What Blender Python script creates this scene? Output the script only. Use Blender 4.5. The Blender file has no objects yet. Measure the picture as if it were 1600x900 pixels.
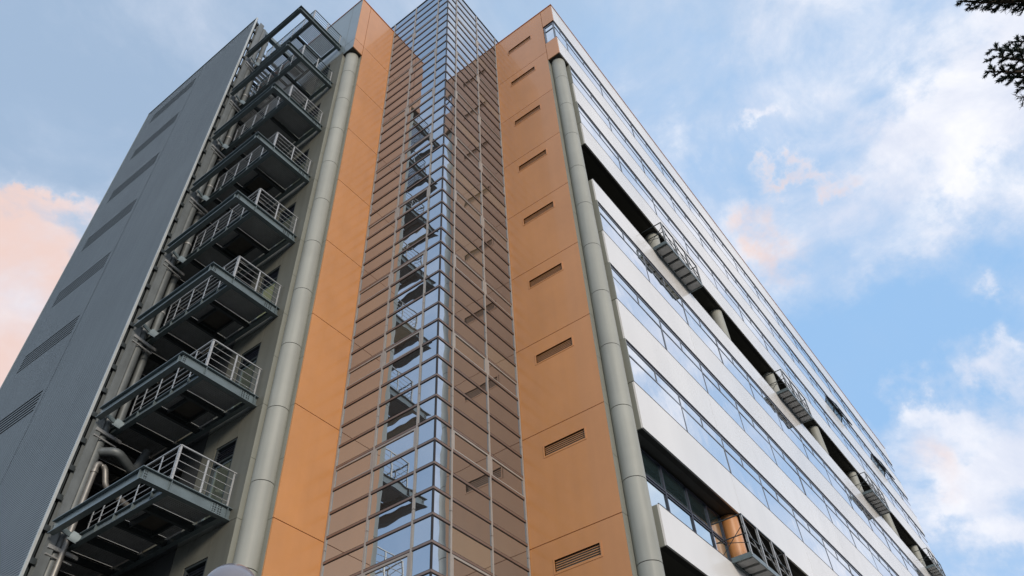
import bpy, bmesh, math, random
from mathutils import Vector, Matrix
random.seed(7)
scene = bpy.context.scene
R = math.radians

# ------------------------------------------------------------------ camera
def cam_axes():
    y, t, r = R(34.3438), R(46.1702), R(-3.8231)
    F = Vector((math.cos(t)*math.cos(y), math.cos(t)*math.sin(y), math.sin(t)))
    Rt = Vector((math.sin(y), -math.cos(y), 0)); U = Rt.cross(F)
    c, s = math.cos(r), math.sin(r)
    return c*Rt + s*U, -s*Rt + c*U, F
AX, AY, AF = cam_axes()
FPX = 1226.93                                   # focal length in photo pixels (1600 wide)
cam_data = bpy.data.cameras.new('camera'); cam = bpy.data.objects.new('camera', cam_data)
scene.collection.objects.link(cam)
M = Matrix.Identity(4)
for i in range(3):
    M[i][0], M[i][1], M[i][2] = AX[i], AY[i], -AF[i]
cam.matrix_world = M
cam_data.sensor_width = 36.0; cam_data.lens = 36.0*FPX/1600
cam_data.clip_start = 0.05; cam_data.clip_end = 6000
scene.camera = cam
def sight(px, py):                              # unit direction seen at a photo pixel
    return (AF + AX*((px-800)/FPX) - AY*((py-450)/FPX)).normalized()

# ------------------------------------------------------------------ sky and sun
SUN_AZ = math.atan2(-0.50, -0.87)               # compass: x = sin, y = cos
SUN_EL = R(17)
world = bpy.data.worlds.new('World'); scene.world = world; world.use_nodes = True
nt = world.node_tree; nt.nodes.clear()
def nd(t, **k):
    n = nt.nodes.new(t)
    for a, b in k.items(): setattr(n, a, b)
    return n
def lk(a, b): nt.links.new(a, b)
def mth(op, a, b=None, c=None, clamp=False):
    n = nd('ShaderNodeMath', operation=op, use_clamp=clamp)
    for i, v in enumerate((a, b, c)):
        if v is None: continue
        if isinstance(v, (int, float)): n.inputs[i].default_value = v
        else: lk(v, n.inputs[i])
    return n.outputs[0]
out = nd('ShaderNodeOutputWorld'); bg = nd('ShaderNodeBackground'); lk(bg.outputs[0], out.inputs[0])
SKY = 0.10
bg.inputs[1].default_value = SKY
sky = nd('ShaderNodeTexSky', sky_type='NISHITA', sun_disc=False, sun_elevation=SUN_EL, sun_rotation=SUN_AZ,
         altitude=200, air_density=1.0, dust_density=1.6, ozone_density=1.0)
tc = nd('ShaderNodeTexCoord'); D = tc.outputs['Generated']
def warp(vec, scale, amount, detail):            # push a direction about by a noise field, so cloud edges fray
    n = nd('ShaderNodeTexNoise'); lk(vec, n.inputs['Vector']); n.inputs['Scale'].default_value = scale; n.inputs['Detail'].default_value = detail
    n.inputs['Roughness'].default_value = .6
    a = nd('ShaderNodeVectorMath', operation='SUBTRACT'); lk(n.outputs['Color'], a.inputs[0]); a.inputs[1].default_value = (.5, .5, .5)
    b = nd('ShaderNodeVectorMath', operation='SCALE'); lk(a.outputs[0], b.inputs[0]); b.inputs['Scale'].default_value = amount
    c = nd('ShaderNodeVectorMath', operation='ADD'); lk(vec, c.inputs[0]); lk(b.outputs[0], c.inputs[1])
    return c.outputs[0]
DW = warp(D, 7.0, .30, 7)
def dot(v):
    n = nd('ShaderNodeVectorMath', operation='DOT_PRODUCT'); lk(DW, n.inputs[0]); n.inputs[1].default_value = v
    return n.outputs['Value']
def noise(scale, detail, rough, dist=0.0, off=(0, 0, 0), stretch=(1, 1, 1)):
    mp = nd('ShaderNodeMapping'); lk(D, mp.inputs[0]); mp.inputs[1].default_value = off; mp.inputs[3].default_value = stretch
    mp.inputs[2].default_value = (0.3, 0.5, 0.9)
    n = nd('ShaderNodeTexNoise'); lk(mp.outputs[0], n.inputs['Vector'])
    n.inputs['Scale'].default_value = scale; n.inputs['Detail'].default_value = detail
    n.inputs['Roughness'].default_value = rough; n.inputs['Distortion'].default_value = dist
    return n.outputs['Fac']
def blob(px, py, rx, ry, ang, w):               # a cloud bank: centre, half sizes (photo px), tilt, weight
    c = sight(px, py)
    a = (AX*math.cos(R(ang)) - AY*math.sin(R(ang))); a = (a - c*a.dot(c)).normalized(); b = c.cross(a)
    u = mth('MULTIPLY', dot(tuple(a)), FPX/rx); v = mth('MULTIPLY', dot(tuple(b)), FPX/ry)
    s = mth('ADD', mth('MULTIPLY', u, u), mth('MULTIPLY', v, v))
    g = mth('EXPONENT', mth('MULTIPLY', s, -1.0))
    return mth('MULTIPLY', mth('MULTIPLY', g, w), mth('GREATER_THAN', dot(tuple(c)), 0.0))
def total(lst):
    t = lst[0]
    for x in lst[1:]: t = mth('ADD', t, x)
    return t
white = total([blob(*b) for b in [
    (1500, 205, 100, 55, -30, .75), (1420, 330, 60, 110, 30, .32), (1300, 430, 75, 36, -35, .36),
    (1480, 90, 200, 60, -40, .16), (1600, 110, 100, 120, 0, .20), (1430, 665, 110, 36, 0, .70),
    (1530, 780, 110, 30, -38, .80), (1590, 870, 80, 40, -20, .75), (1590, 575, 34, 30, 0, .6),
    (1524, 470, 26, 18, -20, .62), (1240, 218, 22, 12, 0, .42), (1100, 250, 170, 60, -30, .16), (1590, 680, 40, 60, 0, .25),
    (1240, 60, 200, 90, -30, .05)]])
pink = total([blob(*b) for b in [
    (20, 440, 110, 95, 25, .95), (-80, 480, 130, 110, 0, .4), (100, 332, 60, 18, 0, .50), (1195, 385, 45, 50, 30, .36),
    (1250, 308, 70, 14, -8, .42), (1450, 750, 80, 40, 10, .34)]])
clear = total([blob(*b) for b in [(150, 150, 330, 220, 0, .34), (1330, 560, 170, 120, 0, .50), (1040, 70, 200, 110, 20, .30), (1350, 30, 130, 60, 0, .15), (20, 620, 120, 60, 0, .3),
    (1500, 545, 140, 55, -20, .45), (1480, 870, 60, 40, 0, .40), (1120, 330, 60, 60, 0, .25), (1560, 400, 90, 50, -20, .35)]])
fb = noise(4.6, 12, .60, .5, (2, 4, 1), (1, 1, 1.5))
fine = noise(15, 8, .65, .3, (3, 1, 2), (1, 1, 1.4))
broad = noise(1.5, 3, .5, .1, (5, 2, 7))
base = mth('ADD', mth('MULTIPLY', fb, 2.1), mth('ADD', mth('MULTIPLY', fine, .50), mth('MULTIPLY', broad, .36)))
def ramp(v, lo, hi):
    n = nd('ShaderNodeMapRange', interpolation_type='SMOOTHSTEP'); lk(v, n.inputs[0])
    n.inputs[1].default_value = lo; n.inputs[2].default_value = hi
    return n.outputs[0]
south = mth('MULTIPLY', mth('MULTIPLY', dot((.25, -1, .15)), 1.4, clamp=True), .50)   # the cloudier half of the sky, mirrored in the windows
dens = mth('SUBTRACT', mth('ADD', mth('ADD', mth('ADD', base, south), white), pink), clear)
thick = ramp(dens, 1.58, 2.30)
veil = ramp(dens, 1.12, 1.86)
pk = mth('MULTIPLY', ramp(pink, .05, .5), ramp(noise(6, 5, .6, .3, (1, 8, 3)), .2, .62))
shade = ramp(noise(7, 6, .6, .3, (9, 3, 4)), .35, .7)      # denser and thinner patches of cloud
ccol0 = nd('ShaderNodeMix', data_type='RGBA'); lk(shade, ccol0.inputs[0])
ccol0.inputs[6].default_value = (7.4, 7.9, 9.3, 1); ccol0.inputs[7].default_value = (10.6, 10.5, 10.8, 1)
ccol = nd('ShaderNodeMix', data_type='RGBA'); lk(pk, ccol.inputs[0])
lk(ccol0.outputs[2], ccol.inputs[6]); ccol.inputs[7].default_value = (9.1, 6.7, 6.0, 1)
# the clear air: Nishita, thinned with the pale haze of the day
air = nd('ShaderNodeMix', data_type='RGBA')               # paler air on the left and overhead, deeper blue low on the right
lk(ramp(dot(tuple(sight(1500, 640))), .72, .99), air.inputs[0])
air.inputs[6].default_value = (4.9, 6.5, 8.7, 1); air.inputs[7].default_value = (3.6, 6.05, 9.5, 1)
dusk = nd('ShaderNodeMix', data_type='RGBA'); lk(ramp(dot(tuple(sight(-150, 150))), .66, 1.0), dusk.inputs[0])
lk(air.outputs[2], dusk.inputs[6]); dusk.inputs[7].default_value = (4.0, 5.4, 7.4, 1)
hz = nd('ShaderNodeMix', data_type='RGBA'); hz.inputs[0].default_value = .90; lk(dusk.outputs[2], hz.inputs[7])
lk(sky.outputs[0], hz.inputs[6])
m1 = nd('ShaderNodeMix', data_type='RGBA'); lk(mth('MULTIPLY', veil, .42), m1.inputs[0])
lk(hz.outputs[2], m1.inputs[6]); m1.inputs[7].default_value = (6.9, 7.6, 9.0, 1)
m2 = nd('ShaderNodeMix', data_type='RGBA'); lk(mth('MULTIPLY', thick, .93), m2.inputs[0])
lk(m1.outputs[2], m2.inputs[6]); lk(ccol.outputs[2], m2.inputs[7])
lk(m2.outputs[2], bg.inputs[0])
world.cycles.sampling_method = 'MANUAL'; world.cycles.sample_map_resolution = 512

sun_data = bpy.data.lights.new('sun', 'SUN'); sun_data.energy = 2.05; sun_data.angle = R(14); sun_data.color = (1, .88, .74)
sun = bpy.data.objects.new('sun', sun_data); scene.collection.objects.link(sun)
sd = Vector((math.sin(SUN_AZ)*math.cos(SUN_EL), math.cos(SUN_AZ)*math.cos(SUN_EL), math.sin(SUN_EL)))
sun.rotation_euler = (-sd).to_track_quat('-Z', 'Y').to_euler(); sun.location = (0, -30, 60)
scene.cycles.caustics_reflective = False; scene.cycles.caustics_refractive = False
vs = scene.view_settings
vs.view_transform = 'Standard'; vs.look = 'None'; vs.gamma = 1; vs.use_curve_mapping = False; vs.exposure = 0.0

# ------------------------------------------------------------------ materials
def material(name, col, rough=.5, metal=0, coat=0, coat_rough=.1, spec=.5, var=.06, vscale=1.2, bump=0, bscale=30,
             streak=0, objvar=0, sscale=5, detail=5, tint=None):
    m = bpy.data.materials.new(name); m.use_nodes = True; t = m.node_tree; p = t.nodes['Principled BSDF']
    p.inputs['Roughness'].default_value = rough; p.inputs['Metallic'].default_value = metal
    p.inputs['Coat Weight'].default_value = coat; p.inputs['Coat Roughness'].default_value = coat_rough
    p.inputs['Specular IOR Level'].default_value = spec
    g = t.nodes.new('ShaderNodeNewGeometry')
    n = t.nodes.new('ShaderNodeTexNoise'); n.inputs['Scale'].default_value = vscale; n.inputs['Detail'].default_value = detail
    n.inputs['Roughness'].default_value = .6
    t.links.new(g.outputs['Position'], n.inputs['Vector'])
    mr = t.nodes.new('ShaderNodeMapRange'); t.links.new(n.outputs['Fac'], mr.inputs[0])
    mr.inputs[1].default_value = .3; mr.inputs[2].default_value = .7; mr.inputs[3].default_value = 1-var; mr.inputs[4].default_value = 1+var
    f = mr.outputs[0]
    if streak:                                  # rain streaks: noise drawn out vertically
        mp = t.nodes.new('ShaderNodeMapping'); mp.inputs[3].default_value = (sscale, sscale, .045*sscale); t.links.new(g.outputs['Position'], mp.inputs[0])
        n2 = t.nodes.new('ShaderNodeTexNoise'); n2.inputs['Scale'].default_value = 1.0; n2.inputs['Detail'].default_value = 2
        t.links.new(mp.outputs[0], n2.inputs['Vector'])
        r2 = t.nodes.new('ShaderNodeMapRange'); t.links.new(n2.outputs['Fac'], r2.inputs[0]); r2.inputs[1].default_value = .35
        r2.inputs[2].default_value = .7; r2.inputs[3].default_value = 1+streak*.4; r2.inputs[4].default_value = 1-streak
        mm = t.nodes.new('ShaderNodeMath'); mm.operation = 'MULTIPLY'; t.links.new(f, mm.inputs[0]); t.links.new(r2.outputs[0], mm.inputs[1]); f = mm.outputs[0]
    if objvar:
        oi = t.nodes.new('ShaderNodeObjectInfo'); r3 = t.nodes.new('ShaderNodeMapRange'); t.links.new(oi.outputs['Random'], r3.inputs[0])
        r3.inputs[3].default_value = 1-objvar; r3.inputs[4].default_value = 1+objvar
        mm = t.nodes.new('ShaderNodeMath'); mm.operation = 'MULTIPLY'; t.links.new(f, mm.inputs[0]); t.links.new(r3.outputs[0], mm.inputs[1]); f = mm.outputs[0]
    vm = t.nodes.new('ShaderNodeVectorMath'); vm.operation = 'SCALE'; vm.inputs[0].default_value = col; t.links.new(f, vm.inputs['Scale'])
    t.links.new(vm.outputs[0], p.inputs['Base Color'])
    if bump:
        nb = t.nodes.new('ShaderNodeTexNoise'); nb.inputs['Scale'].default_value = bscale; nb.inputs['Detail'].default_value = 2
        t.links.new(g.outputs['Position'], nb.inputs['Vector'])
        b = t.nodes.new('ShaderNodeBump'); b.inputs['Strength'].default_value = bump; b.inputs['Distance'].default_value = .01
        t.links.new(nb.outputs['Fac'], b.inputs['Height']); t.links.new(b.outputs[0], p.inputs['Normal']); t.links.new(b.outputs[0], p.inputs['Coat Normal'])
    return m
def mirror_glass(name, inner, refl, share, wave=.02):   # coated glazing: a mirror film over a dim interior
    m = bpy.data.materials.new(name); m.use_nodes = True; t = m.node_tree
    for n in list(t.nodes): t.nodes.remove(n)
    o = t.nodes.new('ShaderNodeOutputMaterial'); mx = t.nodes.new('ShaderNodeMixShader')
    d = t.nodes.new('ShaderNodeBsdfDiffuse'); gl = t.nodes.new('ShaderNodeBsdfGlossy'); gl.inputs['Roughness'].default_value = .015
    gl.inputs['Color'].default_value = (*refl, 1)
    oi = t.nodes.new('ShaderNodeObjectInfo'); cr = t.nodes.new('ShaderNodeValToRGB'); t.links.new(oi.outputs['Random'], cr.inputs[0])
    e = cr.color_ramp; e.elements[0].position = 0; e.elements[0].color = (*[c*.75 for c in inner], 1)
    e.elements[1].position = .72; e.elements[1].color = (*inner, 1)
    x = e.elements.new(.93); x.color = (inner[0]*2.3, inner[1]*2.2, inner[2]*1.7, 1)
    t.links.new(cr.outputs[0], d.inputs[0])
    g = t.nodes.new('ShaderNodeNewGeometry')
    n = t.nodes.new('ShaderNodeTexNoise'); n.inputs['Scale'].default_value = 1.1; n.inputs['Detail'].default_value = 1
    t.links.new(g.outputs['Position'], n.inputs['Vector'])
    b = t.nodes.new('ShaderNodeBump'); b.inputs['Strength'].default_value = wave; b.inputs['Distance'].default_value = .1
    t.links.new(n.outputs['Fac'], b.inputs['Height']); t.links.new(b.outputs[0], gl.inputs['Normal'])
    fr = t.nodes.new('ShaderNodeFresnel'); fr.inputs[0].default_value = 1.5
    mr = t.nodes.new('ShaderNodeMapRange'); t.links.new(fr.outputs[0], mr.inputs[0]); mr.inputs[3].default_value = share; mr.inputs[4].default_value = 1
    t.links.new(mr.outputs[0], mx.inputs[0]); t.links.new(d.outputs[0], mx.inputs[1]); t.links.new(gl.outputs[0], mx.inputs[2])
    t.links.new(mx.outputs[0], o.inputs[0])
    return m
ORANGE = material('orange_panel_paint', (.63, .283, .10), .42, coat=.36, coat_rough=.08, var=.06, vscale=.5, streak=.035, sscale=2.5, objvar=.035, bump=.02, bscale=1.2)
ORANGE2 = material('orange_vent_paint', (.55, .17, .06), .4, coat=.2)
WHITE = material('white_enamel_panel', (.82, .80, .765), .30, coat=.35, coat_rough=.10, var=.04, vscale=.35, streak=.05, sscale=.8, objvar=.03, detail=1)
GREYM = material('grey_green_metal', (.27, .275, .235), .5, metal=.0, coat=.1, var=.06, vscale=.7, streak=.08, bump=.02, bscale=1.5)
GREYL = material('light_grey_metal', (.36, .365, .32), .55, metal=.0, coat=.06, coat_rough=.3, var=.06, vscale=.8, streak=.10)
WALL = material('olive_grey_wall', (.15, .15, .122), .55, var=.08, vscale=.8, streak=.10)
WALL_SHADE = material('side_wall_painted_shade', (.035, .037, .036), .6, var=.15)  # side wall further back: shade behind the balconies put into its colour
VBACK = material('vent_inner_paint', (.22, .03, .012), .6)
SIDE = material('blue_grey_panel', (.22, .27, .29), .38, coat=.3, var=.04)
SOFFIT = material('dark_soffit_board', (.045, .043, .036), .6, var=.1)
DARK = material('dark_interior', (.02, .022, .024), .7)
JOINT = material('shadow_joint', (.03, .028, .025), .8)
STEEL = material('painted_steel', (.145, .185, .195), .42, metal=.2, coat=.2, var=.15, vscale=3, bump=.1)
STEELD = material('dark_steel', (.045, .055, .058), .5, metal=.2, var=.15, vscale=3)
GALV = material('galvanised_steel', (.45, .45, .44), .42, metal=.4, var=.12, vscale=6)
COLM = material('weathered_grey_column', (.165, .18, .18), .5, metal=.2, var=.14, vscale=2.5, streak=.18)
PIPE = material('stainless_pipe', (.30, .285, .26), .45, metal=.5, var=.15, vscale=5, streak=.2)
DECK = material('deck_plank_metal', (.40, .41, .41), .55, metal=.2, var=.12, vscale=3)
HATCH = material('brown_hatch_board', (.055, .048, .038), .6, var=.2, vscale=4)
CORR = material('corrugated_steel', (.27, .305, .318), .42, metal=.25, coat=.1, var=.06, vscale=.25, streak=.05)
TRIM = material('pale_edge_trim', (.55, .57, .55), .4, metal=.3)
SLOT = material('vent_slot_black', (.018, .02, .022), .8)
TRANS = material('bronze_transom', (.235, .175, .15), .36, metal=.35, coat=.2, var=.08, vscale=3)
MULL = material('silver_mullion', (.37, .345, .315), .45, metal=.1, var=.08, vscale=3)
GASK = material('black_gasket', (.02, .018, .018), .5)
FRAME = material('window_frame_grey', (.20, .215, .24), .4, metal=.3, var=.06)
HEAD = material('window_head_navy', (.035, .04, .06), .45)
GLASS = mirror_glass('tower_mirror_glass', (.14, .12, .105), (.58, .67, .77), .72, .05)
WGLASS = mirror_glass('facade_mirror_glass', (.11, .12, .12), (.96, .975, 1.0), .82, .08)
RGLASS = mirror_glass('recess_glass', (.06, .11, .12), (.85, .95, 1.0), .78, .02)
DGLASS = mirror_glass('door_glass', (.16, .18, .14), (.6, .7, .62), .25)
CLEAR = bpy.data.materials.new('clear_pane'); CLEAR.use_nodes = True; t_ = CLEAR.node_tree
p_ = t_.nodes['Principled BSDF']; p_.inputs['Base Color'].default_value = (.5, .55, .55, 1); p_.inputs['Roughness'].default_value = .03
tr_ = t_.nodes.new('ShaderNodeBsdfTransparent'); tr_.inputs[0].default_value = (.85, .9, .9, 1); mx_ = t_.nodes.new('ShaderNodeMixShader'); mx_.inputs[0].default_value = .4
t_.links.new(tr_.outputs[0], mx_.inputs[1]); t_.links.new(p_.outputs[0], mx_.inputs[2]); t_.links.new(mx_.outputs[0], t_.nodes['Material Output'].inputs[0])
GROUND = material('asphalt_ground', (.055, .055, .052), .85, var=.25, vscale=.6, bump=.5, bscale=40)
PAVE = material('concrete_paving', (.26, .25, .235), .8, var=.12, vscale=1.5, bump=.3, bscale=60)
ROOF = material('grey_roof_felt', (.18, .18, .18), .9)

# ------------------------------------------------------------------ helpers
COLL = scene.collection
def finish(o, parent=None, label=None, cat=None, kind=None, group=None):
    COLL.objects.link(o)
    if parent is not None: o.parent = parent
    if label: o['label'] = label
    if cat: o['category'] = cat
    if kind: o['kind'] = kind
    if group: o['group'] = group
    return o
def thing(name, loc, label, cat):
    o = bpy.data.objects.new(name, None); o.location = loc; o.empty_display_size = .5
    finish(o, None, label, cat)
    o['_w'] = list(loc)
    return o
_cache = {}
def W(o):
    return Vector(o['_w']) if o is not None and '_w' in o else Vector((0, 0, 0))
def place(o, parent, p):
    p = Vector(p); o.location = p - W(parent); o['_w'] = list(p)
def box(name, x0, x1, y0, y1, z0, z1, mat, parent=None, **k):
    d = (round(abs(x1-x0), 4), round(abs(y1-y0), 4), round(abs(z1-z0), 4)); key = (d, mat.name)
    me = _cache.get(key)
    if me is None:
        bm = bmesh.new(); bmesh.ops.create_cube(bm, size=1)
        bmesh.ops.scale(bm, vec=d, verts=bm.verts)
        me = bpy.data.meshes.new(name); bm.to_mesh(me); bm.free(); me.materials.append(mat); _cache[key] = me
    o = bpy.data.objects.new(name, me); place(o, parent, ((x0+x1)/2, (y0+y1)/2, (z0+z1)/2))
    return finish(o, parent, **k)
class MB:
    """collects shapes (world coordinates) that become ONE mesh"""
    def __init__(s): s.bm = bmesh.new()
    def box(s, x0, x1, y0, y1, z0, z1, mi=0):
        v = [s.bm.verts.new((x, y, z)) for z in (z0, z1) for y in (y0, y1) for x in (x0, x1)]
        for f in ((0,2,3,1),(4,5,7,6),(0,1,5,4),(2,6,7,3),(0,4,6,2),(1,3,7,5)):
            fc = s.bm.faces.new([v[i] for i in f]); fc.material_index = mi
        return s
    def bar(s, a, b, w, h=None, mi=0, up=(0, 0, 1)):
        a, b = Vector(a), Vector(b); h = h or w; d = (b-a).normalized(); u = Vector(up)
        if abs(d.dot(u)) > .98: u = Vector((1, 0, 0))
        r = d.cross(u).normalized(); u = r.cross(d)
        v = [s.bm.verts.new(p + r*(i*w/2) + u*(j*h/2)) for p in (a, b) for i, j in ((-1,-1),(1,-1),(1,1),(-1,1))]
        for f in ((0,3,2,1),(4,5,6,7),(0,1,5,4),(1,2,6,5),(2,3,7,6),(3,0,4,7)):
            s.bm.faces.new([v[i] for i in f]).material_index = mi
        return s
    def tube(s, pts, r, n=12, mi=0, caps=True):
        pts = [Vector(p) for p in pts]; rs = r if isinstance(r, (list, tuple)) else [r]*len(pts)
        rings = []; u = None
        for i, p in enumerate(pts):
            if i == 0: t = pts[1]-p
            elif i == len(pts)-1: t = p-pts[i-1]
            else: t = (pts[i+1]-p).normalized() + (p-pts[i-1]).normalized()
            t.normalize()
            if u is None: u = t.orthogonal().normalized()
            u = (u - t*u.dot(t)).normalized(); w = t.cross(u)
            rings.append([s.bm.verts.new(p + (u*math.cos(2*math.pi*k/n) + w*math.sin(2*math.pi*k/n))*rs[i]) for k in range(n)])
        for a, b in zip(rings, rings[1:]):
            for k in range(n):
                f = s.bm.faces.new((a[k], a[(k+1) % n], b[(k+1) % n], b[k])); f.smooth = True; f.material_index = mi
        if caps and n > 2:
            s.bm.faces.new(list(reversed(rings[0]))).material_index = mi; s.bm.faces.new(rings[-1]).material_index = mi
            for rg_ in (rings[0], rings[-1]):
                for k in range(n):
                    e = s.bm.edges.get((rg_[k], rg_[(k+1) % n]))
                    if e: e.smooth = False
        return s
    def build(s, name, mats, parent=None, origin=None, **k):
        if not isinstance(mats, (list, tuple)): mats = [mats]
        if origin is None:
            c = Vector((0, 0, 0))
            for v in s.bm.verts: c += v.co
            origin = c/max(1, len(s.bm.verts))
        origin = Vector(origin)
        bmesh.ops.translate(s.bm, verts=s.bm.verts, vec=-origin)
        me = bpy.data.meshes.new(name); s.bm.to_mesh(me); s.bm.free()
        for m in mats: me.materials.append(m)
        o = bpy.data.objects.new(name, me); place(o, parent, origin)
        return finish(o, parent, **k)
def dup(o, vec, parent=None, **k):              # a copy of a part with its sub-parts, moved by vec
    c = o.copy(); par = parent if parent is not None else o.parent
    p = W(o) + Vector(vec); c.parent = par; c['_w'] = list(p); c.location = p - W(par); COLL.objects.link(c)
    for q, v in k.items(): c[q] = v
    for ch in [x for x in bpy.data.objects if x.parent == o]:
        e = ch.copy(); e.parent = c; e['_w'] = list(W(ch) + Vector(vec)); COLL.objects.link(e)
    return c

# ------------------------------------------------------------------ dimensions of the building
GZ = -1.6                                       # ground, with the eye at height 0
H = 3.75; J = lambda k: 10.984 + H*k            # storey joints
XL, XL0, YO, YN1 = 10.73, 11.34, 15.79, 16.50   # left notch
XR, YW, YR0, XN2 = 17.289, 8.0, 8.70, 18.17     # right notch
XG, YG, ZG = 13.145, 11.83, 42.60               # glass tower
ZT, ZS = 41.78, 36.34                           # parapet, notch soffit
XF = 72.8                                       # far end of the white front

# ------------------------------------------------------------------ ground
def sheet(name, x0, x1, y0, y1, z, mat, label=None, cell=None):
    bm = bmesh.new(); v = [bm.verts.new(p) for p in ((x0, y0, z), (x1, y0, z), (x1, y1, z), (x0, y1, z))]; bm.faces.new(v)
    me = bpy.data.meshes.new(name); bm.to_mesh(me); bm.free(); me.materials.append(mat)
    o = bpy.data.objects.new(name, me); finish(o, None, label, None, 'structure'); return o
sheet('ground', -900, 900, -900, 900, GZ-.12, GROUND)
mb = MB(); mb.box(2.5, 90, 4.2, 60, GZ-.4, GZ)
mb.build('pavement', PAVE, None, kind='structure')

# ================================================================== OFFICE BUILDING
B = thing('office_building', (XR, YW, GZ),
          'tall office block of white window bands, orange walls and a mirror glass corner between them', 'building')
# solid body behind the claddings
mb = MB()
mb.box(XL0+.06, XG+.2, YO+.06, 40, GZ, ZT-.3)                       # behind left orange wall
mb.box(XL+.26, XL0+.05, YN1+.05, 40, GZ, ZT-.3)
mb.box(XL+.05, XL0+.05, YO+.06, YN1+.05, ZS+.1, ZT-.3)
mb.box(XG+.2, XR+.06, YO+.08, 40, GZ, ZT-.31)
mb.box(XR+.06, XF-.3, 10.6, 40, GZ, ZT-.32)
mb.box(XR+.06, XN2+.1, YR0+.05, 10.6, GZ, ZT-.33)
mb.build('wall', WALL, B, label='dark olive wall core behind the claddings')
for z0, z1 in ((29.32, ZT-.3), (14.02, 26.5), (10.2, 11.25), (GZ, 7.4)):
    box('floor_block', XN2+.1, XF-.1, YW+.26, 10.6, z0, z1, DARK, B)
mb = MB(); mb.box(XL+.1, XR+.1, YO+.1, 40, ZT-.29, ZT-.2); mb.box(XR+.1, XF-.2, 8.2, 40, ZT-.29, ZT-.2)
mb.build('roof', ROOF, B)

# --- panels: a flat cladding plate with open joints
G = .012
def plate(name, axis, c, a0, a1, z0, z1, mat, depth=.05, g=G, parent=B, **k):
    """plate whose outer face lies at plane axis=c, looking towards -axis"""
    if axis == 'x': return box(name, c, c+depth, a0+g, a1-g, z0+g, z1-g, mat, parent, **k)
    return box(name, a0+g, a1-g, c, c+depth, z0+g, z1-g, mat, parent, **k)
# left orange wall (looks towards -y)
levels = [J(k) for k in range(-3, 8)]
zz = [GZ] + levels + [ZT]
for a, b in zip(zz, zz[1:]):
    plate('orange_panel', 'y', YO, XL0, XG+.02, a, b, ORANGE)
plate('orange_panel', 'y', YO, XL, XL0, ZS, J(7), ORANGE); plate('orange_panel', 'y', YO, XL, XL0, J(7), ZT, ORANGE)
# right orange wall (looks towards -x)
for i, (a, b) in enumerate(zip(zz, zz[1:])):
    ya, yb = YR0, YG+.02
    # four plates round the vent opening
    vz = b-.96 if i < len(zz)-2 else 39.69
    v0, v1, va, vb = vz, vz+.36, 9.52, 11.0
    if v0 < a+.2: plate('orange_panel', 'x', XR, ya, yb, a, b, ORANGE); continue
    m2 = MB()
    m2.box(XR, XR+.05, ya+G, yb-.001, a+G, v0); m2.box(XR, XR+.05, ya+G, yb-.001, v1, b-G)
    m2.box(XR, XR+.05, ya+G, va, v0, v1); m2.box(XR, XR+.05, vb, yb-.001, v0, v1)
    m2.build('orange_panel', ORANGE, B)
    # louvred vent
    f = MB(); fw = .05
    f.box(XR-.012, XR+.2, va-fw, va, v0-fw, v1+fw); f.box(XR-.012, XR+.2, vb, vb+fw, v0-fw, v1+fw)
    f.box(XR-.012, XR+.2, va, vb, v1, v1+fw); f.box(XR-.012, XR+.2, va, vb, v0-fw, v0)
    f.box(XR+.17, XR+.2, va, vb, v0, v1, 1)
    vent = f.build('louvred_vent', [ORANGE, VBACK], B)
    for s in range(5):
        z = v0 + .035 + s*.068
        MB().bar((XR+.04, va, z), (XR+.04, vb, z), .014, .020, up=(0, 0, 1)).build('slat', ORANGE, vent)
plate('orange_panel', 'x', XR, YW, YR0, ZS, 38.05, ORANGE)
plate('orange_panel', 'x', XR, YW, YR0, 39.95, ZT, ORANGE)
# grey side wall on the left (looks towards -x)
gz = [ZS, J(7), ZT]
for a, b in zip(gz, gz[1:]):
    plate('grey_panel', 'x', XL, YO, YN1, a, b, SIDE)
plate('grey_panel', 'x', XL, YN1, 19.2, J(7)-.6, ZT, SIDE)
plate('grey_panel', 'x', XL, 19.2, 22.0, J(7)-.6, ZT, SIDE)
# flashing along the parapets
mb = MB()
mb.box(XL-.03, XG+.05, YO-.03, YO+.25, ZT, ZT+.045); mb.box(XL-.03, XL+.22, YO+.25, 24.6, ZT, ZT+.045)
mb.box(XR-.03, XR+.22, YW+.25, YG+.06, ZT, ZT+.045); mb.box(XR-.03, XF, YW-.03, YW+.25, ZT, ZT+.045)
mb.build('parapet_capping', ORANGE2, B)

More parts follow.
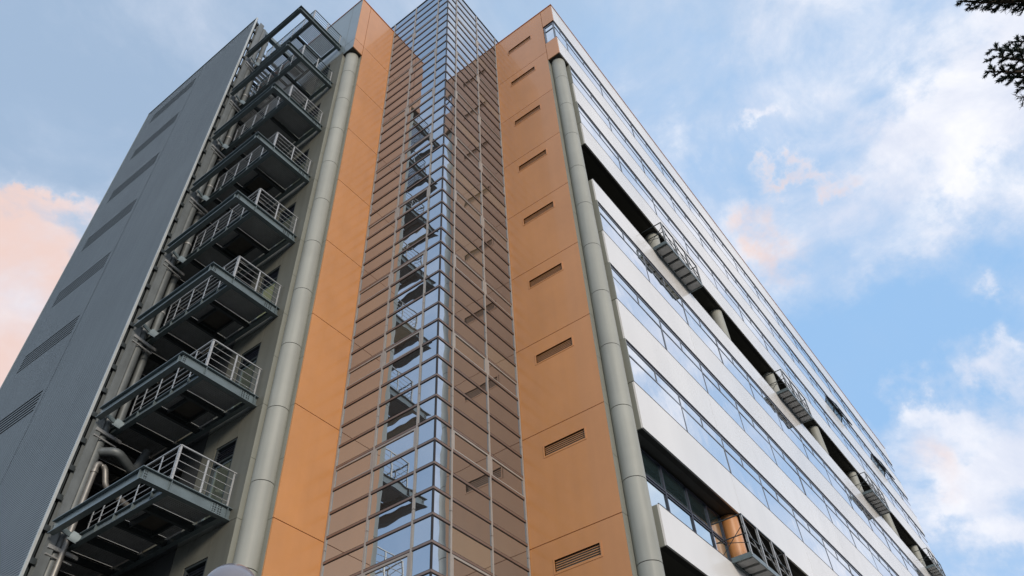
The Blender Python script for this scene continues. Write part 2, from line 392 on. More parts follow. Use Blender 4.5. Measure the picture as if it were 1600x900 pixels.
# --- side wall panels, doors beside the balconies
DOORS = [11.42+H*k for k in range(-2, 8)]
zprev = GZ
m_wall = MB()
for dz in DOORS:
    d0, d1 = 17.38, 18.36; e0, e1 = 19.9, 20.9
    top = dz + 2.52
    if top > 36.6: break
mb = MB()
edges = []
for k in range(-3, 8):
    zb = J(k) if k > -3 else GZ; ztop = J(k+1) if k < 7 else ZT
    if k == 7: ztop = J(7)
    if ztop <= zb: continue
    fl = 11.35 + H*k
    # wall strips round two openings per storey (door near the notch, dark opening further back)
    def seg(y0, y1, z0, z1): plate('wall_panel', 'x', XL, y0, y1, z0, z1, WALL if y1 < 19.1 else WALL_SHADE, .05, .006)
    if ztop > J(7)-.5 and k == 6: ztop = J(7)-.6
    dt = min(fl+2.60, ztop)
    if fl < zb: fl = zb
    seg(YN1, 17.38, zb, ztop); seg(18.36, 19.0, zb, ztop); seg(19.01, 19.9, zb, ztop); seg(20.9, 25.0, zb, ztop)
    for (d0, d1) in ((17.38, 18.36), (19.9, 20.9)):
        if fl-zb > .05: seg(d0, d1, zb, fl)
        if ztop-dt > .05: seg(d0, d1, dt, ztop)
    # door leaf, frame, louvre
    f = MB(); x0, x1 = XL+.02, XL+.16
    f.box(x0, x1, 17.39, 17.45, fl, dt-.01); f.box(x0, x1, 18.29, 18.35, fl, dt-.01)
    f.box(x0, x1, 17.45, 18.29, dt-.07, dt-.01); f.box(x0, x1, 17.45, 18.29, fl+1.98, fl+2.04)
    f.box(XL+.18, XL+.2, 17.39, 18.35, fl, dt-.01, 1)
    door = f.build('door', [STEELD, DARK], B)
    box('door_pane', XL+.11, XL+.125, 17.53, 18.21, fl+.12, fl+1.9, DGLASS, door)
    lf = MB(); lf.box(XL+.09, XL+.13, 17.45, 17.53, fl, fl+1.98); lf.box(XL+.09, XL+.13, 18.21, 18.29, fl, fl+1.98)
    lf.box(XL+.09, XL+.13, 17.53, 18.21, fl, fl+.12); lf.box(XL+.09, XL+.13, 17.53, 18.21, fl+1.9, fl+1.98)
    lf.build('door_leaf', STEEL, door)
    lv = MB()
    n = max(0, int((dt-.1-(fl+2.06))/.085))
    for s in range(n): lv.bar((XL+.08, 17.45, fl+2.09+s*.085), (XL+.08, 18.29, fl+2.09+s*.085), .07, .012, up=(-.6, 0, .8))
    if n: lv.build('louvre', HEAD, door)

# --- notches: lining strips and the round clad columns
def col_joints(z0, z1, pitch=2.5, off=14.53):
    j = [z0]; n = math.ceil((z0-off)/pitch + .02)
    while off+pitch*n < z1-.15: j.append(off+pitch*n); n += 1
    return j+[z1]
def clad_column(name, cx, cy, r, z0, z1, mat, joints=None, label=None):
    core = MB().tube([(cx, cy, z0), (cx, cy, z1)], r-.02, 24).build(name, JOINT, B, label=label)
    js = joints or [z0, z1]
    for a, b in zip(js, js[1:]):
        key = ('col', round(r, 3), round(b-a, 3), mat.name); me = _cache.get(key)
        if me is None:
            t = MB(); t.tube([(0, 0, -(b-a)/2+.012), (0, 0, (b-a)/2-.012)], r, 40)
            me = bpy.data.meshes.new('cladding'); t.bm.to_mesh(me); t.bm.free(); me.materials.append(mat); _cache[key] = me
        o = bpy.data.objects.new('cladding', me); place(o, core, (cx, cy, (a+b)/2)); finish(o, core)
    return core
half = sorted([J(k) for k in range(-3, 8)] + [J(k)+H/2 for k in range(-3, 7)])
zs_ = [GZ] + [z for z in half if GZ+.1 < z < ZS-.1] + [ZS]
for a, b in zip(zs_, zs_[1:]):
    plate('lining_strip', 'y', YN1, XL, XL0-.002, a, b, GREYM, .04, .006)
    plate('lining_strip', 'x', XL0, YO+.05, YN1-.002, a, b, GREYM, .04, .006)
    plate('lining_strip', 'y', YR0, XR, XN2-.002, a, b, GREYM, .04, .006)
clad_column('round_column', 11.15, 16.28, .325, GZ, ZS, GREYL, col_joints(GZ, ZS), 'left corner column clad in pale grey metal')
clad_column('round_column', 17.80, 8.43, .345, GZ, ZS, GREYL, col_joints(GZ, ZS), 'right corner column clad in pale grey metal')
mb = MB(); mb.box(XL+.01, XL0+.02, YO+.06, YN1+.02, ZS+.005, ZS+.05); mb.build('notch_soffit', SOFFIT, B)
mb = MB(); mb.box(XR+.06, XN2-.01, YW+.06, YR0+.02, ZS+.005, ZS+.05); mb.build('notch_soffit', SOFFIT, B)

# --- white front (looks towards -y)
BAY = 3.41; X0 = 18.49; SEAM = [XN2+.02] + [25.05+6.85*i for i in range(7)] + [XF]
STRIPS = [(38.05, 39.95), (34.53, 36.38), (30.93, 32.78), (23.22, 25.14), (19.46, 21.38), (15.72, 17.58)]
BANDS = [(39.95, ZT, XR), (36.38, 38.05, XR), (32.78, 34.53, XN2), (29.24, 30.93, XN2),
         (25.14, 26.58, XN2), (21.38, 23.22, XN2), (17.58, 19.46, XN2), (13.93, 15.72, XN2), (10.12, 11.36, XN2), (5.6, 7.6, XN2)]
for z0, z1, xs in BANDS:
    s = list(SEAM); s[0] = XN2
    if xs == XR: s = [XR+.052, 18.02] + s[1:]
    for a, b in zip(s, s[1:]):
        plate('spandrel_panel', 'y', YW, a, b, z0, z1, WHITE, .06, .008)
    # end return beside the column, soffit lip
    if xs == XN2:
        box('end_return', XN2, XN2+.05, YW+.061, YR0-.005, z0+.004, z1-.004, GREYM, B)
    mb = MB(); mb.box(max(xs, XR+.06)+.06, XF, YW+.062, YW+.25, z0+.01, z1-.01); mb.build('spandrel_backing', JOINT, B)
    mb = MB(); mb.box(max(xs, XR)+.0, XF, YW-.008, YW+.03, z1-.004, z1+.018); mb.build('sill_flashing', HEAD, B)
# end returns beside the window strips
for z0, z1 in STRIPS[1:]:
    box('end_return', XN2, XN2+.05, YW+.0, YR0-.005, z0+.02, z1-.004, GREYM, B)
YWIN = YW + .05
fulls = [X0 + BAY*i for i in range(0, 16)]; fulls = [x for x in fulls if x < XF-.5]
OPEN = {(1, 10), (1, 13)}
for si, (z0, z1) in enumerate(STRIPS):
    xa = XN2 + .05 if si else XR + .06
    ztr = z0 + (z1-z0)*.655; zh = z1-.13
    f = MB()
    f.box(xa, XF-.05, YWIN-.014, YWIN+.05, z0+.02, z0+.075)           # bottom rail
    f.box(xa, XF-.05, YWIN-.014, YWIN+.05, ztr-.03, ztr+.03)          # transom
    f.box(xa, XF-.05, YWIN-.018, YWIN+.05, zh-.03, zh+.02)           # top rail
    f.box(xa, XF-.05, YWIN-.01, YWIN+.06, zh+.02, z1-.004, 1)        # dark head
    band = f.build('window_band', [FRAME, HEAD], B)
    xs = [xa] + [x for x in fulls if x > xa+.4] + [XF-.05]
    for i, (a, b) in enumerate(zip(xs, xs[1:])):
        tilt = lambda o: setattr(o, 'rotation_euler', (R(random.uniform(-.28, .28)), 0, R(random.uniform(-.28, .28))))
        o = box('window_pane', a+.02, b-.02, YWIN, YWIN+.012, z0+.075, ztr-.03, WGLASS, band); tilt(o)
        mid = (a+b)/2 if i or not si else b-BAY/2
        if i: box('mullion', a-.028, a+.028, YWIN-.016, YWIN+.04, z0+.076, zh-.031, FRAME, band)
        box('mullion', mid-.022, mid+.022, YWIN-.015, YWIN+.04, ztr+.031, zh-.031, FRAME, band)
        for c, d in ((a, mid), (mid, b)):
            o = box('top_pane', c+.02, d-.02, YWIN, YWIN+.012, ztr+.03, zh-.03, WGLASS, band); tilt(o)
# corner return of the top strip
z0, z1 = STRIPS[0]; ztr = z0+(z1-z0)*.655; zh = z1-.17
f = MB(); xa, xb = XR+.03, XR+.11
f.box(xa, xb, YW+.08, YR0-.01, z0+.0, z0+.07); f.box(xa, xb, YW+.08, YR0-.01, ztr-.03, ztr+.03); f.box(xa, xb, YW+.08, YR0-.01, zh-.03, zh+.02)
f.box(xa, xb, YR0-.10, YR0-.012, z0+.07, zh-.03); f.box(xa-.003, xb, YW+.07, YW+.14, z0+.07, zh-.03)
f.box(xa+.02, xb, YW+.08, YR0-.01, zh+.02, z1-.004, 1)
cw = f.build('corner_window', [FRAME, HEAD], B)
box('window_pane', XR+.06, XR+.072, YW+.14, YR0-.10, z0+.07, ztr-.03, WGLASS, cw)
box('top_pane', XR+.06, XR+.072, YW+.14, YR0-.10, ztr+.03, zh-.03, WGLASS, cw)
# sashes pushed open on the second strip from the top
for xs0 in (52.9, 63.0):
    for q in range(2):
        a = xs0 + q*1.72; b = a+1.66; zt_ = 36.16; L = 1.05; an = R(20)
        def P(x, s, off=0): return (x, YWIN-.04 - math.sin(an)*s - off*math.cos(an), zt_ - math.cos(an)*s)
        f = MB(); w = .07
        f.bar(P(a, 0), P(a, L), w, .06); f.bar(P(b, 0), P(b, L), w, .06); f.bar(P(a, 0), P(b, 0), w, .06); f.bar(P(a-.045, L), P(b+.045, L), w, .06)
        f.bar((a, YWIN-.02, zt_-.75), P(a, .85), .03, .02); f.bar((b, YWIN-.02, zt_-.75), P(b, .85), .03, .02)
        sash = f.build('open_sash', HEAD, B)
        g = MB(); v = [g.bm.verts.new(P(*t)) for t in ((a+.04, .04), (b-.04, .04), (b-.04, L-.04), (a+.04, L-.04))]; g.bm.faces.new(v)
        v = [g.bm.verts.new(P(t[0], t[1], .01)) for t in ((a+.04, .04), (b-.04, .04), (b-.04, L-.04), (a+.04, L-.04))]; g.bm.faces.new(list(reversed(v)))
        g.build('sash_pane', CLEAR, sash)
# soffits over the recesses
for z in (29.24, 13.93, 10.12):
    mb = MB(); mb.box(XN2+.055, XF-.02, YW+.064, 10.7, z+.012, z+.06); mb.build('recess_soffit', SOFFIT, B)
for z in (26.50, 11.26):
    mb = MB(); mb.box(XN2+.055, XF-.02, YW+.26, 10.7, z, z+.05); mb.build('recess_floor', SOFFIT, B)
# columns standing in the recesses
for i in range(7):
    clad_column('recess_column', 24.85+6.88*i, 8.47, .33, 26.55, 29.25, GREYL)
    clad_column('recess_column', 24.85+6.88*i, 8.47, .33, 11.3, 13.94, ORANGE if i == 0 else GREYL)
# glazing of the lower recess
f = MB(); yg = 8.62
zb_, zt_ = 11.31, 13.93
for z in (11.36, 12.92, 13.86): f.box(XN2+.06, 24.4, yg-.04, yg+.05, z-.03, z+.03)
f.box(XN2+.06, 24.4, yg-.03, yg+.05, 12.80, 12.85)
rg = f.build('recess_glazing', HEAD, B)
gx = [XN2+.06, 18.49, 20.20, 21.90, 23.3, 24.4]
for a, b in zip(gx, gx[1:]):
    box('window_pane', a+.02, b-.02, yg, yg+.012, 11.39, 12.80, RGLASS, rg); box('top_pane', a+.02, b-.02, yg, yg+.012, 12.95, 13.83, RGLASS, rg)
    box('mullion', b-.035, b+.035, yg-.045, yg+.04, 11.391, 13.831, HEAD, rg)
box('recess_side_wall', 24.44, 24.6, 8.8, 10.6, 11.31, 13.93, WALL, B)

# --- maintenance balconies on the white front
def maint_balcony(x0, zf, L, label=None):
    y0, y1 = 7.31, 7.99; x1 = x0+L
    f = MB()
    f.box(x0, x1, y0, y0+.04, zf-.16, zf); f.box(x0, x1, y1-.05, y1, zf-.16, zf)
    f.box(x0, x0+.05, y0+.04, y1-.05, zf-.16, zf); f.box(x1-.05, x1, y0+.04, y1-.05, zf-.16, zf)
    b = f.build('maintenance_balcony', STEEL, B, label=label)
    n = 6; s = (L-.1)/n
    for i in range(n):
        a = x0+.05+s*i
        box('deck_plate', a+.16, a+s-.0, y0+.041, y1-.051, zf-.11, zf-.03, DECK, b)
    g = MB(); g.box(x0+.06, x1-.06, y0+.05, y1-.06, zf-.028, zf-.01); g.build('deck_grating', STEELD, b)
    r = MB(); zt = zf+1.28
    r.bar((x0, y0+.02, zt), (x1, y0+.02, zt), .05); r.bar((x0, y0+.02, zt), (x0, y1+.35, zt), .035); r.bar((x1, y0+.02, zt), (x1, y1+.35, zt), .035)
    for q in (.62,):
        r.bar((x0, y0+.02, zf+q), (x1, y0+.02, zf+q), .028); r.bar((x0, y0+.02, zf+q), (x0, y1+.35, zf+q), .028); r.bar((x1, y0+.02, zf+q), (x1, y1+.35, zf+q), .028)
    r.bar((x0, y0+.02, zf+.95), (x0, y1+.35, zf+.05), .018); r.bar((x0, y0+.02, zf+.3), (x0, y1+.35, zf+.62), .018)
    r.build('handrail', STEELD, b)
    m = round(L/1.12)
    for i in range(m+1):
        x = x0+.03 + (L-.06)*i/m
        q = MB(); q.box(x-.035, x+.035, y0-.012, y0+.0, zf-.1, zt-.03); q.box(x-.012, x+.012, y0, y0+.06, zf, zt-.03); q.build('rail_post', GALV, b)
    br = MB()
    for i in range(m):
        a = x0+.03+(L-.06)*i/m; c = x0+.03+(L-.06)*(i+1)/m
        br.bar((a, y0+.045, zt-.08), (c, y0+.045, zf+.08), .028); br.bar((a, y0+.07, zf+.45), (c, y0+.07, zf+.45), .022)
    br.build('brace', GALV if zf < 20 else STEEL, b)
    return b
for i in range(4):
    maint_balcony(23.22+13.65*i, 26.70, 3.55)
maint_balcony(22.76, 11.50, 3.5)

# --- mirror glass stair tower between the orange walls
P = .75; Z0 = 8.84
rows = [Z0 + P*n for n in range(-1, 45)] + [ZG]
ybays = [(YG, 12.50), (12.50, 14.15), (14.15, YO)]; xbays = [(XG, 13.85), (13.85, 15.56), (15.56, XR)]
mb = MB()
mb.box(XG+.09, XR-.01, YG+.09, YO-.01, GZ, 40.3); mb.box(XG+.09, 19.3, YG+.09, 17.5, 40.3, ZG-.08)
tower = mb.build('stair_tower', GASK, B, label='mirror glass corner tower of stacked shallow panes')
def tilt(o, ax):
    o.rotation_euler = (0, R(random.uniform(-.10, .10)), R(random.uniform(-.10, .10))) if ax == 'x' else (R(random.uniform(-.10, .10)), 0, R(random.uniform(-.10, .10)))
def win_frame(axis, a, b, z0, z1):
    f = MB(); w = .075
    if axis == 'x':
        f.box(XG-.016, XG+.05, a, a+w, z0, z1); f.box(XG-.016, XG+.05, b-w, b, z0, z1)
        f.box(XG-.016, XG+.05, a+w, b-w, z1-w*.8, z1); f.box(XG-.016, XG+.05, a+w, b-w, z0, z0+w*.6)
    else:
        f.box(a, a+w, YG-.016, YG+.05, z0, z1); f.box(b-w, b, YG-.016, YG+.05, z0, z1)
        f.box(a+w, b-w, YG-.016, YG+.05, z1-w*.8, z1); f.box(a+w, b-w, YG-.016, YG+.05, z0, z0+w*.6)
    f.build('opening_window_frame', MULL, tower)
for n, (a, b) in enumerate(zip(rows, rows[1:])):
    top = a > 40.2
    ys = ybays + ([(YO, 17.43)] if top else []); xs = xbays + ([(XR, 19.0)] if top else [])
    for i, (c, d) in enumerate(ys):
        o = box('glass_pane', XG+.012, XG+.028, c+.01, d-.01, a+.01, b-.01, GLASS, tower); tilt(o, 'x')
        if (n-1) % 5 == 0 and i in (1, 2): win_frame('x', c+.03, d-.03, a+.045, b-.045)
    for i, (c, d) in enumerate(xs):
        o = box('glass_pane', c+.01, d-.01, YG+.012, YG+.028, a+.01, b-.01, GLASS, tower); tilt(o, 'y')
        if (n-1) % 5 == 0 and i in (1, 2): win_frame('y', c+.03, d-.03, a+.045, b-.045)
    # transom cap at the lower edge of the row, both faces, mitred round the corner
    ye, xe = (17.43, 19.0) if top else (YO-.001, XR-.001)
    t = MB()
    t.box(XG-.016, XG+.03, YG-.016, ye, a-.024, a+.040); t.box(XG+.03, xe, YG-.016, YG+.03, a-.024, a+.040)
    t.box(XG-.006, XG+.03, YG-.006, ye, a-.040, a-.024, 1); t.box(XG+.03, xe, YG-.006, YG+.03, a-.040, a-.024, 1)
    t.box(XG-.020, XG+.03, YG-.020, ye, a+.040, a+.046, 1); t.box(XG+.03, xe, YG-.020, YG+.03, a+.040, a+.046, 1)
    t.build('transom', [TRANS, GASK], tower)
mb = MB(); mb.box(XG-.02, XG+.1, YG-.02, 17.45, ZG-.03, ZG+.04); mb.box(XG+.1, 19.05, YG-.02, YG+.1, ZG-.03, ZG+.04)
mb.build('roof_capping', GASK, tower)
mb = MB(); mb.box(XG+.1, 19.0, YG+.1, 17.4, ZG-.05, ZG+.02); mb.build('tower_roof', ROOF, tower)
below = MB(); below.box(XG+.03, XG+.045, YG, YO, GZ, rows[0]-.06); below.box(XG+.045, XR, YG+.03, YG+.045, GZ, rows[0]-.06)
below.build('lower_glazing', GLASS, tower)
seg = [GZ] + [Z0 + P*2.5 + H*k for k in range(-3, 9) if GZ+1 < Z0+P*2.5+H*k < ZG-1] + [ZG-.03]
for a, b in zip(seg, seg[1:]):
    g = .008
    for y in (12.50, 14.15, YO-.045): box('mullion', XG-.022, XG+.05, y-.030, y+.030, a+g, b-g, MULL, tower)
    for x in (13.85, 15.56, XR-.045): box('mullion', x-.030, x+.030, YG-.022, YG+.05, a+g, b-g, MULL, tower)
box('mullion', XG-.045, XG+.05, 17.39, 17.43, 40.25, ZG-.03, MULL, tower); box('mullion', 18.96, 19.0, YG-.045, YG+.05, 40.25, ZG-.03, MULL, tower)
box('corner_seal', XG-.003, XG+.045, YG-.003, YG+.045, GZ, ZG-.03, GASK, tower)

# --- fire escape balconies on the left side
XB, YB = 8.104, 16.85
def fire_balcony(k):
    zt = 11.35 + H*k; zb = zt-.36; XI = 8.86; YE = 20.74; XE = XL-.005
    f = MB()
    # outer long channel, short channel, inner long beam, wall beam
    f.box(XB, XB+.02, YB, YE, zb+.022, zt-.022); f.box(XB-.09, XB+.09, YB-.08, YE, zt-.022, zt); f.box(XB-.09, XB+.09, YB-.08, YE, zb, zb+.022)
    f.box(XB+.02, XE, YB, YB+.02, zb+.022, zt-.022); f.box(XB+.09, XE, YB-.08, YB+.09, zt-.022, zt); f.box(XB+.09, XE, YB-.08, YB+.09, zb, zb+.022)
    f.box(XI-.01, XI+.01, YB+.02, 24.4, zb+.022, zt-.10); f.box(XI-.08, XI+.08, YB+.09, 24.4, zt-.10, zt-.08); f.box(XI-.08, XI+.08, YB+.09, 24.4, zb, zb+.022)
    f.box(XE-.22, XE-.20, YB+.02, 24.4, zb+.022, zt-.10); f.box(XE-.28, XE-.14, YB+.09, 24.4, zb, zb+.022)
    for y in (17.5, 18.3, 19.1, 19.9): f.box(XI-.08, XI-.01, y-.008, y+.008, zb+.022, zt-.10)
    f.box(8.86-.008, 8.86+.008, YB-.07, YB, zb+.022, zt-.022); f.box(XE-.13, XE-.115, YB-.07, YB, zb+.022, zt-.022); f.box(XB-.07, XB+.0, YB+.09, YB+.105, zb+.022, zt-.022)
    o = f.build('fire_escape_balcony', STEEL, B, origin=(XB, YB, zt))
    # cross beams under the deck
    ys = [YB+.10, 18.05, 19.25, 20.5, 21.75, 23.0, 24.3]
    for y in ys[1:]: box('cross_beam', XI+.01, XE-.22, y-.05, y+.05, zb+.06, zt-.13, STEELD, o)
    # slatted deck panels; one bay has a boarded hatch in the lower storeys
    for i, (a, b) in enumerate(zip(ys, ys[1:])):
        hatch = (i == 1 and k <= 4)
        parts = [(XI+.03, XE-.24)]
        if hatch: parts = [(XI+.03, XI+.45), (XE-.68, XE-.24)]
        for c, d in parts:
            key = ('deck', round(b-a, 3), round(d-c, 3)); me = _cache.get(key)
            if me is None:
                t = MB(); n = int((b-a-.12)/.075)
                for s in range(n):
                    y = -(b-a)/2+.06+(s+.5)*.075; t.box(-(d-c)/2, (d-c)/2, y-.022, y+.022, -.006, .006)
                me = bpy.data.meshes.new('deck_panel'); t.bm.to_mesh(me); t.bm.free(); me.materials.append(DECK); _cache[key] = me
            p = bpy.data.objects.new('deck_panel', me); place(p, o, ((c+d)/2, (a+b)/2, zt-.055)); finish(p, o)
        if k <= 5: box('deck_plate', XI+.02, XE-.23, a+.02, b-.02, zt-.035, zt-.02, DECK, o)
        if hatch:
            box('hatch', XI+.50, XE-.73, a+.14, b-.14, zt-.09, zt-.05, HATCH, o)
            h = MB(); h.box(XI+.45, XI+.50, a+.05, b-.05, zt-.24, zt-.03); h.box(XE-.73, XE-.68, a+.05, b-.05, zt-.24, zt-.03)
            h.box(XI+.5, XE-.73, a+.09, a+.14, zt-.2, zt-.03); h.box(XI+.5, XE-.73, b-.14, b-.09, zt-.2, zt-.03); h.build('hatch_frame', STEELD, o)
    # splice plate with its bolts, corner bolts
    s = MB(); s.box(10.12, 10.56, YB-.012, YB, zb+.04, zt-.04)
    for c in (10.18, 10.25, 10.35, 10.42):
        for q in range(4): z = zb+.075+q*.07; s.box(c-.014, c+.014, YB-.03, YB-.012, z-.014, z+.014, 1)
    s.build('splice_plate', [STEEL, STEELD], o)
    s = MB()
    for c in (XB+.04, XB+.09):
        for q in range(4): z = zb+.075+q*.07; s.box(c-.012, c+.012, YB-.02, YB, z-.012, z+.012)
    s.build('corner_bolts', STEELD, o)
    # arm that ties the inner beam to the tower column
    s = MB(); s.bar((8.84, 20.66, zb+.10), (8.62, 20.80, zb+.22), .03, .26); s.bar((8.62, 20.80, zb+.22), (8.32, 20.74, zb+.26), .03, .14)
    s.build('bracket_arm', STEEL, o)
    # railing
    X1, Y1, X2, top = 8.87, 16.90, 10.62, zt+1.10
    r = MB(); r.bar((X1, Y1, top), (X2+.06, Y1, top), .042, .03); r.bar((X1, Y1, top), (X1, 20.55, top), .042, .03)
    for q in (.20, .425, .65, .875):
        r.tube([(X1, Y1, zt+q), (X2, Y1, zt+q)], .011, 6); r.tube([(X1, Y1, zt+q), (X1, 20.55, zt+q)], .011, 6)
    r.build('handrail', GALV if k < 6 else STEEL, o)
    for x in (X1+.02, 9.75, X2):
        q = MB(); q.box(x-.026, x+.026, Y1-.006, Y1+.006, zt-.08, top-.015); q.box(x-.006, x+.006, Y1+.006, Y1+.04, zt, top-.015); q.build('rail_post', GALV, o)
    for y in (Y1+.05, 17.65, 18.45, 19.25, 20.0, 20.5):
        q = MB(); q.box(X1-.006, X1+.006, y-.026, y+.026, zt-.1, top-.015); q.build('rail_post', GALV, o)
    return o
for k in range(0, 8): fire_balcony(k)

# ================================================================== SERVICE TOWER
XS, YS, YS2, ZTOP = 7.95, 21.10, 30.72, 41.90
T = thing('service_tower', (XS, YS, GZ), 'grey service tower clad in corrugated steel with slotted vents, left of the balconies', 'building')
mb = MB()
mb.box(8.2, 10.72, 24.6, YS2-.1, GZ, 41.0)
mb.build('wall', DARK, T, label='dark back wall of the service tower')
mb = MB(); mb.box(XS+.09, XS+.16, YS+.12, YS2, GZ, ZTOP-.05); mb.box(XS+.09, 10.7, YS2-.1, YS2, GZ, ZTOP-.1); mb.build('cladding_backing', STEELD, T)
pitch = .085
vents = [18.40+3.735*k for k in range(-5, 7)]
def corr_sheet(y0, y1, holes):
    """corrugated sheet, ribs running level; vent slots are left out of it"""
    bm = bmesh.new(); n = int((ZTOP-GZ)/pitch)
    def strip(ya, yb, za, zb_):
        zm = (za+zb_)/2
        prof = [(0, za), (0, za+(zb_-za)*.45), (.028, za+(zb_-za)*.55), (.028, zb_-(zb_-za)*.08), (0, zb_)]
        A = [bm.verts.new((XS+dx, ya, z)) for dx, z in prof]; Bv = [bm.verts.new((XS+dx, yb, z)) for dx, z in prof]
        for i in range(4): bm.faces.new((A[i], A[i+1], Bv[i+1], Bv[i]))
    for i in range(n):
        za = GZ+i*pitch; zb_ = za+pitch
        cut = holes and any(abs(v - s*.17 - (za+pitch/2)) < pitch/2 for v in vents for s in range(6))
        if cut: strip(y0, y0+.27, za, zb_); strip(29.75, y1, za, zb_)
        else: strip(y0, y1, za, zb_)
    bmesh.ops.translate(bm, verts=bm.verts, vec=(-XS, -y0, -GZ))
    me = bpy.data.meshes.new('corrugated_sheet'); bm.to_mesh(me); bm.free(); me.materials.append(CORR)
    o = bpy.data.objects.new('corrugated_sheet', me); place(o, T, (XS, y0, GZ)); finish(o, T)
corr_sheet(YS+.04, 25.60, False); corr_sheet(25.63, YS2, True)
for v in vents:
    f = MB()
    for s in range(6): z = v-s*.17; f.box(XS+.05, XS+.06, 25.9, 29.75, z-pitch*.6, z+pitch*.6)
    f.build('slotted_vent', SLOT, T)
mb = MB(); mb.box(XS-.03, XS+.05, YS-.02, YS+.04, GZ, ZTOP+.02); mb.build('edge_trim', TRIM, T)
mb = MB(); mb.box(XS-.03, XS+.1, YS+.04, YS2+.02, ZTOP-.02, ZTOP+.03); mb.box(XS-.02, XS+.1, YS2, YS2+.03, GZ, ZTOP-.02); mb.build('edge_trim', SIDE, T)
z = GZ+.6
while z < ZTOP-.3:
    f = MB(); f.box(XS+.06, XS+.22, YS-.03, YS+.05, z, z+.16); f.build('clamp', STEELD, T); z += .94
# steel column and tubes beside the edge
def tube_part(name, pts, r, mat, n=20, **k): return MB().tube(pts, r, n).build(name, mat, T, **k)
f = MB(); f.box(8.13, 8.38, 20.86, 20.885, GZ, 41.3); f.box(8.13, 8.38, 21.15, 21.175, GZ, 41.3); f.box(8.24, 8.27, 20.885, 21.15, GZ, 41.3); f.build('steel_column', COLM, T)
tube_part('steel_tube', [(8.53, 21.10, GZ), (8.53, 21.10, 41.2)], .17, COLM)
tube_part('vent_pipe', [(8.98, 21.35, 15.2), (8.98, 21.35, 41.4)], .13, COLM)
for z in [16.4+1.875*i for i in range(14)]:
    MB().tube([(8.98, 21.35, z-.04), (8.98, 21.35, z+.04)], .15, 20).build('pipe_collar', GALV, T)
# duct branch and silver downpipe near the lowest balcony
def bend(pts, r):
    out = [Vector(pts[0])]
    for i in range(1, len(pts)-1):
        a, b, c = Vector(pts[i-1]), Vector(pts[i]), Vector(pts[i+1]); u = (a-b).normalized()*r; w = (c-b).normalized()*r
        for t in (0, .25, .5, .75, 1): out.append((b+u)*(1-t)**2 + b*2*t*(1-t) + (b+w)*t*t)
    out.append(Vector(pts[-1])); return out
tube_part('insulated_duct', bend([(8.53, 21.1, 13.95), (8.95, 20.6, 13.95), (9.75, 20.9, 13.75), (9.95, 20.9, 14.6)], .2), .13, COLM)
tube_part('downpipe', bend([(8.64, 20.9, GZ), (8.64, 20.9, 13.55), (8.9, 20.9, 13.5), (9.1, 20.9, 12.95), (10.0, 21.0, 12.75)], .14), .085, PIPE)
for z in (6.2, 9.9, 13.25): MB().tube([(8.64, 20.9, z-.05), (8.64, 20.9, z+.05)], .105, 20).build('pipe_collar', PIPE, T)
for k in range(-2, 8):
    z = 10.75+H*k
    f = MB(); f.bar((8.2, 20.84, z), (9.1, 20.95, z), .05, .10); f.bar((8.2, 20.84, z-.22), (9.0, 20.95, z-.22), .04, .04); f.build('pipe_bracket', GALV, T)
# top beam and louvre slats between the tower and the block
f = MB(); f.box(8.15, 10.72, 21.18, 21.42, 41.35, 41.62); f.box(8.15, 10.72, 21.9, 22.0, 40.7, 40.85); f.build('roof_beam', STEEL, T)
for i in range(11):
    z = 36.4+.42*i
    MB().bar((8.9, 22.6, z), (10.7, 22.6, z), .16, .03, up=(0, -.6, .8)).build('louvre_slat', STEEL, T)

# ================================================================== GLOBE LAMP
c = Vector((0.57067346, 0.85659668, 0.46996311))*6.35
L = thing('street_lamp', (c.x, c.y, GZ), 'street lamp with a milky grey glass globe, standing in front of the left column', 'street lamp')
globe = bpy.data.materials.new('milky_globe'); globe.use_nodes = True; p = globe.node_tree.nodes['Principled BSDF']
p.inputs['Base Color'].default_value = (.20, .20, .235, 1); p.inputs['Roughness'].default_value = .12; p.inputs['Coat Weight'].default_value = .6
p.inputs['Coat Roughness'].default_value = .04
n_ = globe.node_tree.nodes.new('ShaderNodeTexNoise'); n_.inputs['Scale'].default_value = 9; n_.inputs['Detail'].default_value = 5
rr = globe.node_tree.nodes.new('ShaderNodeMapRange'); rr.inputs[3].default_value = .06; rr.inputs[4].default_value = .3
globe.node_tree.links.new(n_.outputs['Fac'], rr.inputs[0]); globe.node_tree.links.new(rr.outputs[0], p.inputs['Roughness'])
bm = bmesh.new(); bmesh.ops.create_uvsphere(bm, u_segments=48, v_segments=32, radius=.225)
for f_ in bm.faces: f_.smooth = True
me = bpy.data.meshes.new('globe'); bm.to_mesh(me); bm.free(); me.materials.append(globe)
o = bpy.data.objects.new('globe', me); place(o, L, c); finish(o, L)
mb = MB(); mb.tube([(c.x, c.y, GZ), (c.x, c.y, GZ+.35), (c.x, c.y, GZ+.4), (c.x, c.y, c.z-.26)], [.075, .075, .045, .04], 20); mb.build('lamp_post', STEELD, L)
mb = MB(); mb.tube([(c.x, c.y, c.z-.29), (c.x, c.y, c.z-.25), (c.x, c.y, c.z-.19)], [.05, .09, .11], 24); mb.build('lamp_collar', STEELD, L)

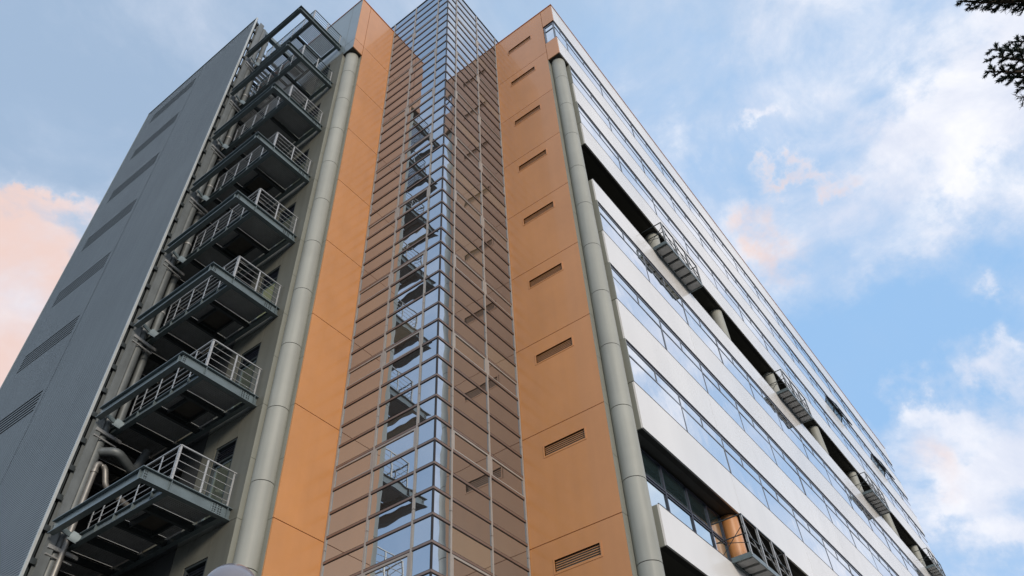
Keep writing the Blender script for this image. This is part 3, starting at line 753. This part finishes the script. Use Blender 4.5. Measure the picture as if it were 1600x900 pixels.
# ================================================================== CONIFER
NEEDLE = material('fir_needles', (.030, .052, .028), .6, var=.35, vscale=7)
BARK = material('fir_bark', (.09, .065, .045), .9, var=.3, vscale=9, bump=.8, bscale=25)
tx, ty = 10.3, -4.2
T2 = thing('fir_tree', (tx, ty, GZ), 'dark fir tree whose needle-covered branch tips hang in at the top right', 'tree')
mb = MB(); mb.tube([(tx, ty, GZ-.1), (tx, ty, GZ+.5), (tx+.05, ty, 4), (tx, ty+.05, 9), (tx, ty, 15.5)], [.34, .26, .2, .13, .02], 16); mb.build('trunk', BARK, T2)
rng = random.Random(11)
def tuft_line(bm, a, b, n, ln, r0=.004):
    a, b = Vector(a), Vector(b); d = (b-a).normalized(); s = d.orthogonal().normalized(); w = d.cross(s)
    for i in range(n):
        t = (i+rng.random())/n; p = a.lerp(b, t); an = rng.uniform(0, 6.283); side = s*math.cos(an)+w*math.sin(an)
        dr = (side*1.0 + d*rng.uniform(.5, 1.1)).normalized(); l = ln*rng.uniform(.7, 1.15)*(1-.25*t)
        pp = d.cross(side)*.0065
        bm.faces.new([bm.verts.new(p-pp), bm.verts.new(p+pp), bm.verts.new(p+dr*l)])
def bough(start, end, twigs, needles, ln, spread, droop=.15):
    wood = MB(); nb = bmesh.new(); s, e = Vector(start), Vector(end); L_ = (e-s).length
    pts = [s.lerp(e, t) + Vector((0, 0, -droop*4*t*(1-t))) + Vector([rng.uniform(-.02, .02)*L_]*3)*(.0 if t in (0, 1) else 1) for t in (0, .25, .5, .75, 1)]
    wood.tube(pts, [.035, .026, .018, .011, .004], 6)
    side = (e-s).cross(Vector((0, 0, 1))).normalized()
    def at(t):
        i = min(3, int(t*4)); return pts[i].lerp(pts[i+1], t*4-i)
    for i in range(twigs):
        t = .12 + .88*(i+rng.random()*.5)/twigs; p = at(t); sg = 1 if i % 2 else -1; l = spread*(1.1-t*.75)*rng.uniform(.7, 1.1)
        q = p + (side*sg*rng.uniform(.7, 1) + (e-s).normalized()*rng.uniform(.5, .9) + Vector((0, 0, rng.uniform(-.3, .25)))).normalized()*l
        wood.tube([p, q], [.007, .003], 4, caps=False); tuft_line(nb, p, q, int(needles*l), ln)
        for j in range(3):
            t2 = .3+.22*j; p2 = p.lerp(q, t2); q2 = p2 + ((q-p).normalized()*.8 + side*rng.uniform(-1, 1) + Vector((0, 0, rng.uniform(-.4, .4)))).normalized()*l*.42
            wood.tube([p2, q2], [.004, .002], 4, caps=False); tuft_line(nb, p2, q2, int(needles*l*.42), ln)
    tuft_line(nb, at(.2), e, int(needles*L_*.8), ln)
    return wood, nb
def to_needles(nb, parent):
    me = bpy.data.meshes.new('needles'); nb.to_mesh(me); nb.free(); me.materials.append(NEEDLE)
    o = bpy.data.objects.new('needles', me); place(o, None, (0, 0, 0)); o.parent = parent; o.location = -W(parent); finish(o, None, kind='stuff'); return o
def aim(px, py, d): return sight(px, py)*d
near = [((1541, 112), 9.9, .24), ((1552, 88), 10.0, .28), ((1546, 78), 10.3, .22), ((1576, 66), 10.1, .22), ((1590, 136), 10.2, .22), ((1565, 120), 10.1, .26),
        ((1499, 2), 9.9, .24), ((1516, -8), 10.0, .26), ((1562, -6), 10.3, .2), ((1585, 0), 10.1, .22)]
for (px, py), d, sp in near:
    e = aim(px, py, d); s = aim(px+150, py+rng.uniform(-25, 20), d+.3)
    root = Vector((tx, ty, s.z-.5))
    wd, nb = bough(s, e, 16, 420, .05, sp*.9, .03)
    wd.tube([root, s], [.06, .035], 8)
    b_ = wd.build('bough', BARK, T2); to_needles(nb, b_)
for i in range(46):
    z = 1.5 + i*.29; a = i*2.4; l = max(.5, 3.6*(1-(z-1)/15)); d = Vector((math.cos(a), math.sin(a), .12))
    if d.x < -.2 and 5 < z < 12: l *= .45
    s = Vector((tx, ty, z)); wd, nb = bough(s, s+d*l, 12, 60, .10, l*.42, .3); b_ = wd.build('bough', BARK, T2); to_needles(nb, b_)

for o in bpy.data.objects:
    if '_w' in o: del o['_w']
